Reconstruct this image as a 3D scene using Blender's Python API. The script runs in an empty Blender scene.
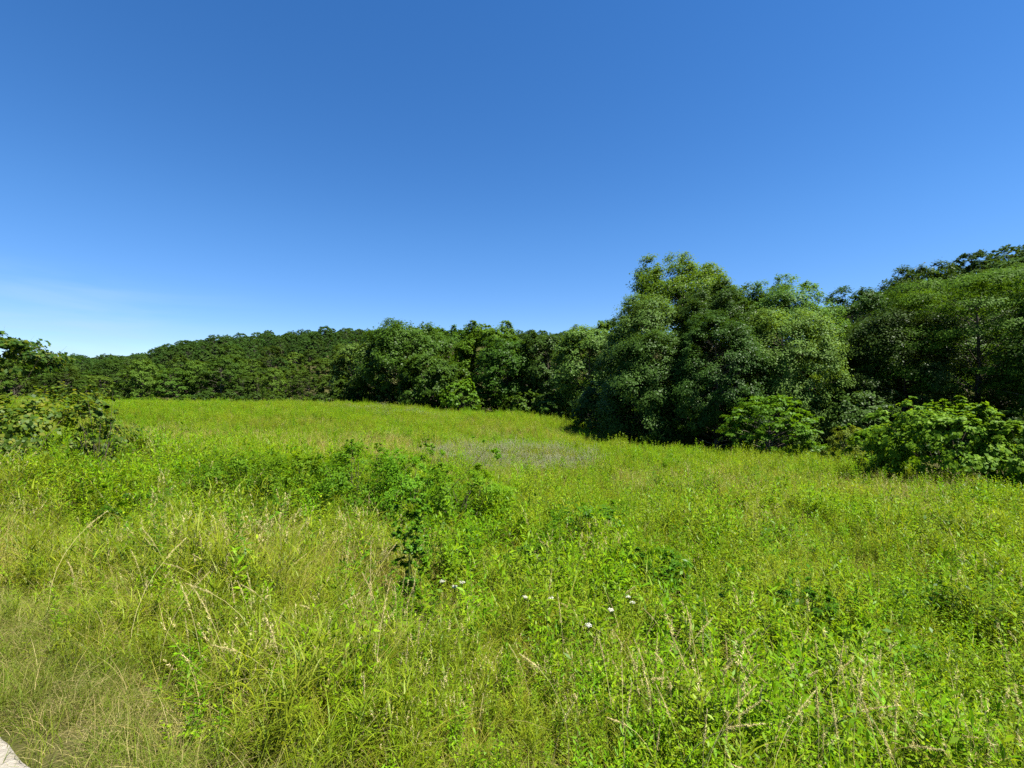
import bpy, math, random
import numpy as np
from mathutils import Vector

R = math.radians
scene = bpy.context.scene
COL = scene.collection

# ------------------------------------------------------------------ camera, sky, sun, exposure
F, CX, CY, CAMZ = 480.0, 512.0, 384.0, 1.65          # focal length and centre in pixels of a 1024 x 768 frame
cam_d = bpy.data.cameras.new('camera'); cam = bpy.data.objects.new('camera', cam_d); COL.objects.link(cam)
cam_d.sensor_fit = 'HORIZONTAL'; cam_d.sensor_width = 36.0; cam_d.lens = 36.0 * F / 1024.0
cam_d.clip_start = 0.05; cam_d.clip_end = 5000
cam.location = (0, 0, CAMZ); cam.rotation_euler = (R(90), 0, 0)
scene.camera = cam

SUN_EL, SUN_AZ = 64.0, 112.0                            # azimuth clockwise from the view direction (+Y)
world = bpy.data.worlds.new('World'); scene.world = world; world.use_nodes = True
nt = world.node_tree; nt.nodes.clear()
def wn(t, **k):
    n = nt.nodes.new(t)
    for a, b in k.items(): setattr(n, a, b)
    return n
out = wn('ShaderNodeOutputWorld'); bg = wn('ShaderNodeBackground'); bg.inputs['Strength'].default_value = 0.056
sky = wn('ShaderNodeTexSky', sky_type='NISHITA', sun_disc=False)
sky.sun_elevation = R(SUN_EL); sky.sun_rotation = R(SUN_AZ)
sky.altitude = 1300; sky.air_density = 1.0; sky.dust_density = 0.12; sky.ozone_density = 3.0
hsv = wn('ShaderNodeHueSaturation'); hsv.inputs['Saturation'].default_value = 1.285; hsv.inputs['Hue'].default_value = 0.505
nt.links.new(sky.outputs[0], hsv.inputs['Color'])
# thin cirrus low in the sky on one side
tc = wn('ShaderNodeTexCoord')
mp = wn('ShaderNodeMapping'); mp.inputs['Scale'].default_value = (1.6, 1.6, 11.0); mp.inputs['Rotation'].default_value = (0, R(9), 0)
nz = wn('ShaderNodeTexNoise'); nz.inputs['Scale'].default_value = 2.2; nz.inputs['Detail'].default_value = 5; nz.inputs['Distortion'].default_value = 0.6
cr = wn('ShaderNodeValToRGB'); cr.color_ramp.elements[0].position = 0.40; cr.color_ramp.elements[1].position = 0.72
sep = wn('ShaderNodeSeparateXYZ')
band = wn('ShaderNodeMapRange', interpolation_type='SMOOTHSTEP'); 
band.inputs['From Min'].default_value = 0.20; band.inputs['From Max'].default_value = 0.07
side = wn('ShaderNodeMapRange', interpolation_type='SMOOTHSTEP'); side.inputs['From Min'].default_value = -0.38; side.inputs['From Max'].default_value = -0.72
m1 = wn('ShaderNodeMath', operation='MULTIPLY'); m2 = wn('ShaderNodeMath', operation='MULTIPLY'); m3 = wn('ShaderNodeMath', operation='MULTIPLY')
m3.inputs[1].default_value = 0.75
mixw = wn('ShaderNodeMixRGB'); mixw.inputs['Color2'].default_value = (2.9, 4.1, 5.4, 1)
L = nt.links.new
L(tc.outputs['Generated'], mp.inputs[0]); L(mp.outputs[0], nz.inputs['Vector']); L(nz.outputs[0], cr.inputs[0])
L(tc.outputs['Generated'], sep.inputs[0]); L(sep.outputs['Z'], band.inputs['Value']); L(sep.outputs['X'], side.inputs['Value'])
L(cr.outputs[0], m1.inputs[0]); L(band.outputs[0], m1.inputs[1]); L(m1.outputs[0], m2.inputs[0]); L(side.outputs[0], m2.inputs[1])
L(m2.outputs[0], m3.inputs[0]); L(m3.outputs[0], mixw.inputs['Fac']); low = wn('ShaderNodeMapRange', interpolation_type='SMOOTHSTEP'); low.inputs['From Min'].default_value = 0.32; low.inputs['From Max'].default_value = 0.02
low.inputs['To Max'].default_value = 1.0
air = wn('ShaderNodeMixRGB', blend_type='MULTIPLY'); air.inputs['Color2'].default_value = (0.72, 0.77, 0.90, 1)
L(sep.outputs['Z'], low.inputs['Value']); L(low.outputs[0], air.inputs['Fac']); L(hsv.outputs[0], air.inputs['Color1']); L(air.outputs[0], mixw.inputs['Color1'])
L(mixw.outputs[0], bg.inputs['Color']); L(bg.outputs[0], out.inputs['Surface'])

sun_d = bpy.data.lights.new('sun', 'SUN'); sun = bpy.data.objects.new('sun', sun_d); COL.objects.link(sun)
sun_d.energy = 5.0; sun_d.angle = R(0.5); sun_d.color = (1.0, 0.96, 0.88)
sdir = Vector((math.sin(R(SUN_AZ)) * math.cos(R(SUN_EL)), math.cos(R(SUN_AZ)) * math.cos(R(SUN_EL)), math.sin(R(SUN_EL))))
sun.rotation_euler = sdir.to_track_quat('Z', 'Y').to_euler(); sun.location = (30, -20, 80)

scene.view_settings.view_transform = 'Standard'; scene.view_settings.look = 'None'
scene.view_settings.exposure = 1.75; scene.view_settings.gamma = 1.0; scene.view_settings.use_curve_mapping = False
scene.render.engine = 'CYCLES'
scene.cycles.use_denoising = False; scene.cycles.denoiser = 'OPENIMAGEDENOISE'; scene.cycles.denoising_input_passes = 'RGB_ALBEDO_NORMAL'
scene.cycles.max_bounces = 4; scene.cycles.diffuse_bounces = 2; scene.cycles.glossy_bounces = 1
scene.cycles.transmission_bounces = 3; scene.cycles.transparent_max_bounces = 4
scene.cycles.caustics_reflective = False; scene.cycles.caustics_refractive = False
scene.cycles.sample_clamp_indirect = 4
scene.render.film_transparent = False

rng = np.random.default_rng(11)

# ------------------------------------------------------------------ helpers
def P(px, py, Y):
    return np.array([(px - CX) * Y / F, Y, CAMZ - (py - CY) * Y / F])

def tag(o, label=None, cat=None, group=None, kind=None):
    if label: o['label'] = label
    if cat: o['category'] = cat
    if group: o['group'] = group
    if kind: o['kind'] = kind
    return o

def np_mesh(name, V, Q, mat=None, smooth=False, mat_ids=None):
    """Mesh from an array of vertices and an array of quads (or triangles)."""
    V = np.asarray(V, dtype=np.float32); Q = np.asarray(Q, dtype=np.int32)
    me = bpy.data.meshes.new(name); k = Q.shape[1]; n = len(Q)
    me.vertices.add(len(V)); me.vertices.foreach_set('co', V.ravel())
    me.loops.add(n * k); me.loops.foreach_set('vertex_index', Q.ravel())
    me.polygons.add(n); me.polygons.foreach_set('loop_start', np.arange(0, n * k, k, dtype=np.int32))
    if smooth: me.polygons.foreach_set('use_smooth', np.ones(n, dtype=bool))
    for m in (mat if isinstance(mat, (list, tuple)) else [mat] if mat else []): me.materials.append(m)
    if mat_ids is not None: me.polygons.foreach_set('material_index', np.asarray(mat_ids, dtype=np.int32))
    me.update(calc_edges=True)
    return me

def add(name, me, parent=None):
    o = bpy.data.objects.new(name, me); COL.objects.link(o)
    if parent: o.parent = parent
    return o

def empty(name, loc, rz=0.0, sc=(1, 1, 1)):
    o = bpy.data.objects.new(name, None); COL.objects.link(o)
    o.location = loc; o.rotation_euler = (0, 0, rz); o.scale = sc; o.empty_display_size = 0.3
    return o

def copy_thing(o):
    c = o.copy(); COL.objects.link(c)
    for ch in list(o.children):
        d = ch.copy(); COL.objects.link(d); d.parent = c
    return c

class MB:
    """Collects quads."""
    def __init__(s): s.V, s.Q, s.M, s.n = [], [], [], 0
    def add(s, V, Q, m=0):
        V = np.asarray(V, dtype=np.float64); Q = np.asarray(Q, dtype=np.int64)
        s.V.append(V); s.Q.append(Q + s.n); s.M.append(np.full(len(Q), m)); s.n += len(V)
    def mesh(s, name, mat, smooth=False):
        return np_mesh(name, np.concatenate(s.V), np.concatenate(s.Q), mat, smooth, np.concatenate(s.M))

def norm(a):
    return a / np.maximum(np.linalg.norm(a, axis=-1, keepdims=True), 1e-9)

def leaves(mb, pos, nrm, dirs, length, width, fold=0.18, m=0, tip=1.0):
    """Leaf blades: folded rhombs, one quad each, centred on pos, along dirs, facing nrm."""
    n = len(pos); dirs = norm(dirs - nrm * np.sum(dirs * nrm, axis=1, keepdims=True))
    side = np.cross(nrm, dirs)
    Lh = (np.asarray(length) * 0.5).reshape(-1, 1) * np.ones((n, 1)); Wh = (np.asarray(width) * 0.5).reshape(-1, 1) * np.ones((n, 1))
    a = pos - dirs * Lh; b = pos + side * Wh + nrm * Wh * fold; c = pos + dirs * Lh * tip - nrm * Lh * 0.15; d = pos - side * Wh + nrm * Wh * fold
    V = np.stack([a, b, c, d], axis=1).reshape(-1, 3)
    mb.add(V, np.arange(4 * n).reshape(-1, 4), m)

def tube(mb, pts, radii, k=6, m=0):
    pts = np.asarray(pts, dtype=float); n = len(pts)
    t = norm(np.gradient(pts, axis=0)); ref = np.array([0.0, 0, 1]) if abs(t[0, 2]) < 0.9 else np.array([1.0, 0, 0])
    u = norm(np.cross(t, ref)); v = np.cross(t, u)
    ang = np.linspace(0, 2 * np.pi, k, endpoint=False)
    V = pts[:, None] + (u[:, None] * np.cos(ang)[None, :, None] + v[:, None] * np.sin(ang)[None, :, None]) * np.asarray(radii)[:, None, None]
    Q = []
    for i in range(n - 1):
        for j in range(k):
            Q.append((i * k + j, i * k + (j + 1) % k, (i + 1) * k + (j + 1) % k, (i + 1) * k + j))
    mb.add(V.reshape(-1, 3), Q, m)

def blades(mb, base, height, lean, bend, width, r, seg=3, m=0):
    """Grass blades: tapering strips that lean and droop."""
    n = len(base); az = r.uniform(0, 2 * np.pi, n)
    dirh = np.stack([np.cos(az), np.sin(az), np.zeros(n)], 1)
    tw = az + np.pi / 2 + r.normal(0, 0.5, n); sd = np.stack([np.cos(tw), np.sin(tw), np.zeros(n)], 1)
    V = np.zeros((n, (seg + 1) * 2, 3))
    for i in range(seg + 1):
        t = i / seg
        c = base + dirh * (height * (lean * t + bend * t ** 2.4))[:, None]
        c[:, 2] += height * (t - 0.42 * np.minimum(bend, 1.4) * t ** 2.6)
        w = width * (1 - t) ** 0.7 if i < seg else width * 0.06
        V[:, 2 * i] = c - sd * (w * 0.5)[:, None]; V[:, 2 * i + 1] = c + sd * (w * 0.5)[:, None]
    q = np.array([[2 * i, 2 * i + 1, 2 * i + 3, 2 * i + 2] for i in range(seg)])
    Q = (q[None] + (np.arange(n) * (seg + 1) * 2)[:, None, None]).reshape(-1, 4)
    mb.add(V.reshape(-1, 3), Q, m)

# ------------------------------------------------------------------ materials
def leaf_mat(name, ramp, trans, trans_amt=0.35, rough=0.5, spec=0.25, patch=0.0, patch_col=(0.1, 0.1, 0.03), patch_scale=0.15, obj_var=0.35):
    """ramp: list of colours picked per leaf; trans: tint of light passing through."""
    m = bpy.data.materials.new(name); m.use_nodes = True; t = m.node_tree; t.nodes.clear()
    N = t.nodes.new; K = t.links.new
    o = N('ShaderNodeOutputMaterial'); geo = N('ShaderNodeNewGeometry'); oi = N('ShaderNodeObjectInfo')
    r = N('ShaderNodeValToRGB'); e = r.color_ramp.elements
    while len(e) < len(ramp): e.new(0.5)
    for i, c in enumerate(ramp): e[i].position = i / max(1, len(ramp) - 1); e[i].color = (*c, 1)
    K(geo.outputs['Random Per Island'], r.inputs[0])
    hs = N('ShaderNodeHueSaturation')
    mr = N('ShaderNodeMapRange'); mr.inputs['To Min'].default_value = 1 - obj_var; mr.inputs['To Max'].default_value = 1 + obj_var
    K(oi.outputs['Random'], mr.inputs['Value']); K(mr.outputs[0], hs.inputs['Value'])
    mh = N('ShaderNodeMapRange'); mh.inputs['To Min'].default_value = 0.488; mh.inputs['To Max'].default_value = 0.512
    ml = N('ShaderNodeMath'); ml.operation = 'MULTIPLY'; ml.inputs[1].default_value = 7.31
    fr = N('ShaderNodeMath'); fr.operation = 'FRACT'
    K(oi.outputs['Random'], ml.inputs[0]); K(ml.outputs[0], fr.inputs[0]); K(fr.outputs[0], mh.inputs['Value']); K(mh.outputs[0], hs.inputs['Hue'])
    K(r.outputs[0], hs.inputs['Color']); col = hs.outputs[0]
    if patch > 0:
        nz = N('ShaderNodeTexNoise'); nz.inputs['Scale'].default_value = patch_scale; nz.inputs['Detail'].default_value = 4; nz.inputs['Roughness'].default_value = 0.65
        K(geo.outputs['Position'], nz.inputs['Vector'])
        pr = N('ShaderNodeMapRange'); pr.inputs['From Min'].default_value = 0.48; pr.inputs['From Max'].default_value = 0.68; pr.inputs['To Max'].default_value = patch
        K(nz.outputs[0], pr.inputs['Value'])
        mx = N('ShaderNodeMixRGB'); mx.inputs['Color2'].default_value = (*patch_col, 1)
        K(pr.outputs[0], mx.inputs['Fac']); K(col, mx.inputs['Color1']); col = mx.outputs[0]
    b = N('ShaderNodeBsdfPrincipled'); b.inputs['Roughness'].default_value = rough; b.inputs['Specular IOR Level'].default_value = spec * 0.25
    K(col, b.inputs['Base Color'])
    tr = N('ShaderNodeBsdfTranslucent'); mt = N('ShaderNodeMixRGB'); mt.blend_type = 'MULTIPLY'; mt.inputs['Fac'].default_value = 1
    mt.inputs['Color2'].default_value = (*trans, 1); K(col, mt.inputs['Color1']); K(mt.outputs[0], tr.inputs['Color'])
    ms = N('ShaderNodeMixShader'); ms.inputs['Fac'].default_value = trans_amt
    K(b.outputs[0], ms.inputs[1]); K(tr.outputs[0], ms.inputs[2]); K(ms.outputs[0], o.inputs['Surface'])
    return m

def noise_mat(name, cols, scale=3.0, detail=6, rough=0.9, bump=0.0, bump_scale=30.0, stretch=(1, 1, 1)):
    m = bpy.data.materials.new(name); m.use_nodes = True; t = m.node_tree
    b = t.nodes['Principled BSDF']; b.inputs['Roughness'].default_value = rough; b.inputs['Specular IOR Level'].default_value = 0.05
    N = t.nodes.new; K = t.links.new
    tc = N('ShaderNodeTexCoord'); mp = N('ShaderNodeMapping'); mp.inputs['Scale'].default_value = stretch
    nz = N('ShaderNodeTexNoise'); nz.inputs['Scale'].default_value = scale; nz.inputs['Detail'].default_value = detail; nz.inputs['Roughness'].default_value = 0.65
    r = N('ShaderNodeValToRGB'); e = r.color_ramp.elements
    while len(e) < len(cols): e.new(0.5)
    for i, c in enumerate(cols): e[i].position = 0.3 + 0.4 * i / max(1, len(cols) - 1); e[i].color = (*c, 1)
    K(tc.outputs['Object'], mp.inputs[0]); K(mp.outputs[0], nz.inputs['Vector']); K(nz.outputs[0], r.inputs[0]); K(r.outputs[0], b.inputs['Base Color'])
    if bump:
        n2 = N('ShaderNodeTexNoise'); n2.inputs['Scale'].default_value = bump_scale; n2.inputs['Detail'].default_value = 5
        bp = N('ShaderNodeBump'); bp.inputs['Strength'].default_value = bump; bp.inputs['Distance'].default_value = 0.02
        K(mp.outputs[0], n2.inputs['Vector']); K(n2.outputs[0], bp.inputs['Height']); K(bp.outputs[0], b.inputs['Normal'])
    return m

TR = (1.9, 1.7, 0.7)
M = {}
M['ground'] = noise_mat('soil and thatch', [(0.02, 0.022, 0.006), (0.04, 0.042, 0.011), (0.075, 0.06, 0.028)], 1.3, 8, 0.95, 0.6, 14)
M['road'] = noise_mat('worn pale concrete', [(0.15, 0.135, 0.11), (0.22, 0.20, 0.165), (0.28, 0.255, 0.215)], 9, 9, 0.9, 0.7, 60)
M['bark'] = noise_mat('grey brown bark', [(0.05, 0.04, 0.03), (0.10, 0.085, 0.065), (0.16, 0.14, 0.11)], 4, 7, 0.95, 0.8, 9, (1, 1, 0.25))
M['pale bark'] = noise_mat('pale mottled bark', [(0.12, 0.10, 0.075), (0.25, 0.23, 0.18), (0.38, 0.36, 0.30)], 2, 7, 0.9, 0.4, 9, (1, 1, 0.4))
M['twig'] = noise_mat('dry grey twig', [(0.05, 0.04, 0.028), (0.10, 0.08, 0.055)], 12, 4, 0.9)
M['stem'] = noise_mat('green plant stem', [(0.05, 0.08, 0.015), (0.09, 0.12, 0.03)], 9, 3, 0.7)
# tree foliage
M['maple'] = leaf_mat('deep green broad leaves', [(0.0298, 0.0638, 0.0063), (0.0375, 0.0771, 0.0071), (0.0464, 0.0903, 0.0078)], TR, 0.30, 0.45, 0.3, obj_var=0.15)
M['fresh'] = leaf_mat('fresh green leaves', [(0.0541, 0.1066, 0.0063), (0.0636, 0.1238, 0.0074), (0.0795, 0.1438, 0.0085)], TR, 0.36, 0.45, 0.3, obj_var=0.15)
M['willow'] = leaf_mat('pale grey green leaves', [(0.0588, 0.1137, 0.0183), (0.0712, 0.1330, 0.0221), (0.0908, 0.1540, 0.0277)], TR, 0.32, 0.5, 0.3, obj_var=0.15)
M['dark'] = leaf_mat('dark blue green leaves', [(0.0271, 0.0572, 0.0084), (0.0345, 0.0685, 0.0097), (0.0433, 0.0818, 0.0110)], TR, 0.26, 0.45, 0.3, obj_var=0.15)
M['hill'] = leaf_mat('hillside foliage', [(0.0405, 0.0759, 0.0094), (0.0476, 0.0876, 0.0104), (0.0565, 0.0998, 0.0114)], TR, 0.28, 0.55, 0.15, obj_var=0.4)
M['hill ridge'] = leaf_mat('darker hillside foliage', [(0.0307, 0.0653, 0.0125), (0.0369, 0.0754, 0.0141), (0.0446, 0.0870, 0.0158)], TR, 0.28, 0.55, 0.10, obj_var=0.22)
M['tier'] = leaf_mat('mid green layered leaves', [(0.040, 0.088, 0.008), (0.050, 0.106, 0.009), (0.062, 0.126, 0.011)], TR, 0.30, 0.55, 0.15, obj_var=0.12)
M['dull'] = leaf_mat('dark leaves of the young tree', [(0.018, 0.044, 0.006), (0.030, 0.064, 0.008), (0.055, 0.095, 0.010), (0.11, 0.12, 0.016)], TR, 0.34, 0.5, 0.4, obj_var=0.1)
M['deep'] = leaf_mat('deep green leaves', [(0.026, 0.060, 0.009), (0.034, 0.074, 0.011), (0.044, 0.090, 0.013)], TR, 0.30, 0.45, 0.3, obj_var=0.12)  # a little darker green than the maple leaves
M['shrub'] = leaf_mat('broad shrub leaves', [(0.055, 0.115, 0.006), (0.085, 0.16, 0.008), (0.135, 0.215, 0.012)], TR, 0.36, 0.55, 0.3, obj_var=0.12)
M['yellow shrub'] = leaf_mat('yellow green shrub leaves', [(0.09, 0.12, 0.014), (0.12, 0.16, 0.02), (0.15, 0.19, 0.025)], TR, 0.38, 0.5, 0.3, obj_var=0.12)
# meadow
M['grass'] = leaf_mat('meadow grass blades', [(0.095, 0.135, 0.005), (0.135, 0.175, 0.007), (0.18, 0.21, 0.012), (0.25, 0.22, 0.045)], TR, 0.40, 0.45, 0.35, patch=0.45, patch_col=(0.17, 0.16, 0.03), patch_scale=0.22, obj_var=0.22)
M['forb'] = leaf_mat('bright weed leaves', [(0.072, 0.16, 0.003), (0.106, 0.21, 0.004), (0.16, 0.265, 0.006)], TR, 0.38, 0.42, 0.35, patch=0.6, patch_col=(0.20, 0.23, 0.010), patch_scale=0.16, obj_var=0.25)
M['broad'] = leaf_mat('darker weed leaves', [(0.038, 0.095, 0.004), (0.055, 0.13, 0.005), (0.085, 0.17, 0.006)], TR, 0.38, 0.4, 0.4, obj_var=0.25)
M['dry'] = leaf_mat('dry tan grass', [(0.17, 0.145, 0.04), (0.24, 0.205, 0.075), (0.33, 0.28, 0.13)], (1.3, 1.2, 0.9), 0.3, 0.6, 0.2, obj_var=0.2)
M['purple'] = leaf_mat('grey purple grass heads', [(0.22, 0.25, 0.11), (0.30, 0.30, 0.19), (0.38, 0.36, 0.28)], (1.2, 1.2, 1.0), 0.3, 0.6, 0.2, obj_var=0.2)
M['fine'] = leaf_mat('small weed leaves', [(0.085, 0.158, 0.003), (0.12, 0.205, 0.004), (0.17, 0.26, 0.006)], TR, 0.38, 0.42, 0.3, patch=0.5, patch_col=(0.19, 0.16, 0.03), patch_scale=0.30, obj_var=0.25)
M['long'] = leaf_mat('long weed leaves', [(0.092, 0.138, 0.005), (0.128, 0.18, 0.007), (0.18, 0.22, 0.012)], TR, 0.38, 0.42, 0.35, patch=0.5, patch_col=(0.18, 0.19, 0.02), patch_scale=0.5, obj_var=0.25)
M['pale'] = leaf_mat('fading grass', [(0.17, 0.175, 0.025), (0.23, 0.21, 0.045), (0.31, 0.26, 0.085), (0.38, 0.31, 0.14)], TR, 0.34, 0.5, 0.3, obj_var=0.2)
M['straw'] = leaf_mat('pale straw', [(0.36, 0.31, 0.11), (0.46, 0.40, 0.17), (0.56, 0.50, 0.26)], (1.2, 1.15, 0.9), 0.3, 0.6, 0.2, obj_var=0.15)
M['turf'] = leaf_mat('short verge grass', [(0.055, 0.09, 0.006), (0.085, 0.13, 0.008), (0.12, 0.16, 0.012), (0.16, 0.15, 0.045)], TR, 0.38, 0.5, 0.3, patch=0.4, patch_col=(0.12, 0.10, 0.04), patch_scale=1.2, obj_var=0.25)
M['bramble'] = leaf_mat('bramble leaves', [(0.05, 0.12, 0.004), (0.075, 0.16, 0.005), (0.115, 0.21, 0.007)], TR, 0.42, 0.55, 0.3, obj_var=0.12)
M['left shrub'] = leaf_mat('dull dark shrub leaves', [(0.026, 0.06, 0.007), (0.045, 0.09, 0.009), (0.075, 0.125, 0.012), (0.13, 0.14, 0.016)], TR, 0.36, 0.5, 0.5, obj_var=0.1)
M['white'] = leaf_mat('white petals', [(0.45, 0.45, 0.36), (0.58, 0.57, 0.48)], (1, 1, 0.9), 0.3, 0.6, 0.2, obj_var=0.03)

# ------------------------------------------------------------------ terrain
PR0 = np.array([-2.42, 2.24]); RD = np.array([0.873, -0.489]); RN = np.array([0.489, 0.873])    # road edge line
def road_s(X, Y): return (X - PR0[0]) * RN[0] + (Y - PR0[1]) * RN[1]

ctrl = []
def cp(px, Y, z): ctrl.append(((px - CX) * Y / F, Y, z))
cp(512, 2.4, -0.42); cp(512, 3.2, -0.62); cp(512, 6, -1.10); cp(512, 11, -1.50); cp(512, 18, -2.0); cp(512, 26, -2.25); cp(512, 45, -2.75); cp(512, 70, -3.0); cp(512, 100, -3.8)
cp(60, 12, -0.62); cp(100, 20, -1.25); cp(100, 30, -1.45); cp(100, 60, -1.15); cp(100, 75, -1.8); cp(100, 110, -5)
cp(260, 12, -1.1); cp(260, 30, -1.65); cp(260, 60, -1.2); cp(260, 75, -1.9); cp(260, 110, -5)
cp(350, 65, -1.6); cp(440, 65, -2.6); cp(400, 90, -2.8); cp(600, 45, -3.0); cp(690, 38, -3.65); cp(800, 33, -3.4); cp(880, 24, -2.7); cp(1000, 17, -2.35)
cp(1024, 9, -2.0); cp(1024, 5, -1.55); cp(1024, 2.8, -0.95); cp(0, 3.2, -0.12); cp(0, 5, -0.55); cp(0, 9, -0.7); cp(-100, 20, -0.9); cp(-100, 60, -0.5)
cp(700, 60, -3.5); cp(960, 40, -3.4); cp(1100, 30, -2.8); cp(1150, 8, -2.0)
for px in (-300, 0, 260, 512, 760, 1024, 1300): cp(px, 150, -5.0); cp(px, 230, -5.0)
ctrl += [(-3, 0, 0.0), (3, -3.5, 0.0), (8, -6.0, 0.0), (-8, 3, 0.1), (0, -20, 0), (30, -20, -0.5), (-30, -10, 0.2), (-30, 15, 0.0), (60, -60, 0), (-60, -60, 0), (14, -2, -1.6)]
ctrl = np.array(ctrl)
def tps(r2): return 0.5 * r2 * np.log(r2 + 1e-9)
def _fit():
    n = len(ctrl); d2 = ((ctrl[:, None, :2] - ctrl[None, :, :2]) ** 2).sum(-1)
    A = np.zeros((n + 3, n + 3)); A[:n, :n] = tps(d2) + np.eye(n) * 0.02
    A[:n, n] = 1; A[:n, n + 1:] = ctrl[:, :2]; A[n, :n] = 1; A[n + 1:, :n] = ctrl[:, :2].T
    return np.linalg.solve(A, np.concatenate([ctrl[:, 2], np.zeros(3)]))
TW = _fit()
def sstep(a, b, x):
    t = np.clip((x - a) / (b - a), 0, 1); return t * t * (3 - 2 * t)
RPX = [-600, 0, 60, 110, 150, 165, 240, 340, 420, 540, 620, 780, 830, 900, 960, 1024, 1300]
RROW = [350, 356, 356, 353, 351, 341, 333, 326, 328, 329, 331, 326, 314, 284, 266, 242, 230]      # skyline rows of the far woods
def hill(X, Y):
    """Wooded hills beyond the field: a ridge at 290 m ahead that comes round closer on one side."""
    Ys = np.maximum(Y, 1.0); px = np.clip(CX + F * X / Ys, -600, 1300)
    near = sstep(640, 900, px)
    foot = 135 - 67 * near; ridge = 290 - 130 * near
    row = np.interp(px, RPX, RROW); top = CAMZ - (row - CY) * ridge / F - (9.0 + 1.0 * near)
    prof = sstep(0, 1, (Y - foot) / (ridge - foot)) * 0.65 + 0.35 * np.clip((Y - foot) / (ridge - foot), 0, 1)
    back = 1 - 0.6 * sstep(ridge * 1.1, ridge * 2.6, Y)
    return np.where(Y > foot, (top + 4) * prof * back, 0.0)
def zg(X, Y):
    X = np.atleast_1d(np.asarray(X, float)); Y = np.atleast_1d(np.asarray(Y, float)); sh = X.shape
    x = np.clip(X.ravel(), -190, 190); y = np.clip(Y.ravel(), -60, 230); out = np.empty(len(x))
    for i in range(0, len(x), 20000):
        xs, ys = x[i:i + 20000], y[i:i + 20000]
        d2 = (xs[:, None] - ctrl[None, :, 0]) ** 2 + (ys[:, None] - ctrl[None, :, 1]) ** 2
        out[i:i + 20000] = tps(d2) @ TW[:-3] + TW[-3] + xs * TW[-2] + ys * TW[-1]
    X1, Y1 = X.ravel(), Y.ravel()
    out += hill(X1, Y1)
    s = road_s(X1, Y1); k = sstep(0.0, 0.9, s)
    out = np.where(s < 12, out * k, out)
    near = np.clip(1 - np.hypot(X1, Y1) / 120, 0, 1) * sstep(0.8, 3, s)
    out += near * (0.07 * np.sin(X1 * 0.9 + 1.3 * np.sin(Y1 * 0.5)) + 0.06 * np.sin(Y1 * 0.75 + 1.7 * np.sin(X1 * 0.37)))
    return out.reshape(sh)
def zg1(x, y): return float(zg([x], [y])[0])

def axis(lims):
    a = []
    for lo, hi, st in lims: a += list(np.arange(lo, hi, st))
    return np.array(a + [lims[-1][1]])
gx = axis([(-1400, -200, 100), (-200, -40, 8), (-40, -8, 2), (-8, 8, 0.25), (8, 40, 2), (40, 200, 8), (200, 1400, 100)])
gy = axis([(-300, -20, 20), (-20, -2, 1), (-2, 10, 0.25), (10, 40, 1.5), (40, 120, 5), (120, 400, 12), (400, 1800, 100)])
GX, GY = np.meshgrid(gx, gy); nx, ny = len(gx), len(gy)
GZ = zg(GX, GY)
ii = np.arange((ny - 1) * (nx - 1)); a = (ii // (nx - 1)) * nx + ii % (nx - 1)
ground = add('ground', np_mesh('ground', np.stack([GX, GY, GZ], -1).reshape(-1, 3), np.stack([a, a + 1, a + nx + 1, a + nx], 1), M['ground'], True))
tag(ground, 'rolling field ground under the meadow and the woods', kind='structure')

# road: a slab with a crumbled edge beside the verge
def road():
    r = np.random.default_rng(5); t = np.concatenate([np.arange(-60, -4, 2.0), np.arange(-4, 4, 0.05), np.arange(4, 60, 2.0)])
    e = 0.012 * np.sin(t * 3.1) + 0.006 * np.sin(t * 9.7 + 1) + r.normal(0, 0.0025, len(t))
    rows = []
    for s, z in ((0.02, -0.05), (0.0, 0.018), (-0.03, 0.028), (-1.2, 0.05), (-3.2, 0.09), (-5.2, 0.05), (-6.4, 0.028), (-6.42, -0.05)):
        ee = e if s > -1 else e * 0
        p = PR0[None] + RD[None] * t[:, None] + RN[None] * (s + ee)[:, None]
        rows.append(np.column_stack([p, np.full(len(t), z)]))
    V = np.concatenate(rows); n = len(t); Q = []
    for i in range(len(rows) - 1):
        b = i * n + np.arange(n - 1); Q.append(np.stack([b, b + n, b + n + 1, b + 1], 1))
    o = add('road', np_mesh('road', V, np.concatenate(Q), M['road'], True)); tag(o, 'pale worn road edge beside the grassy verge', kind='structure')
road()

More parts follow.
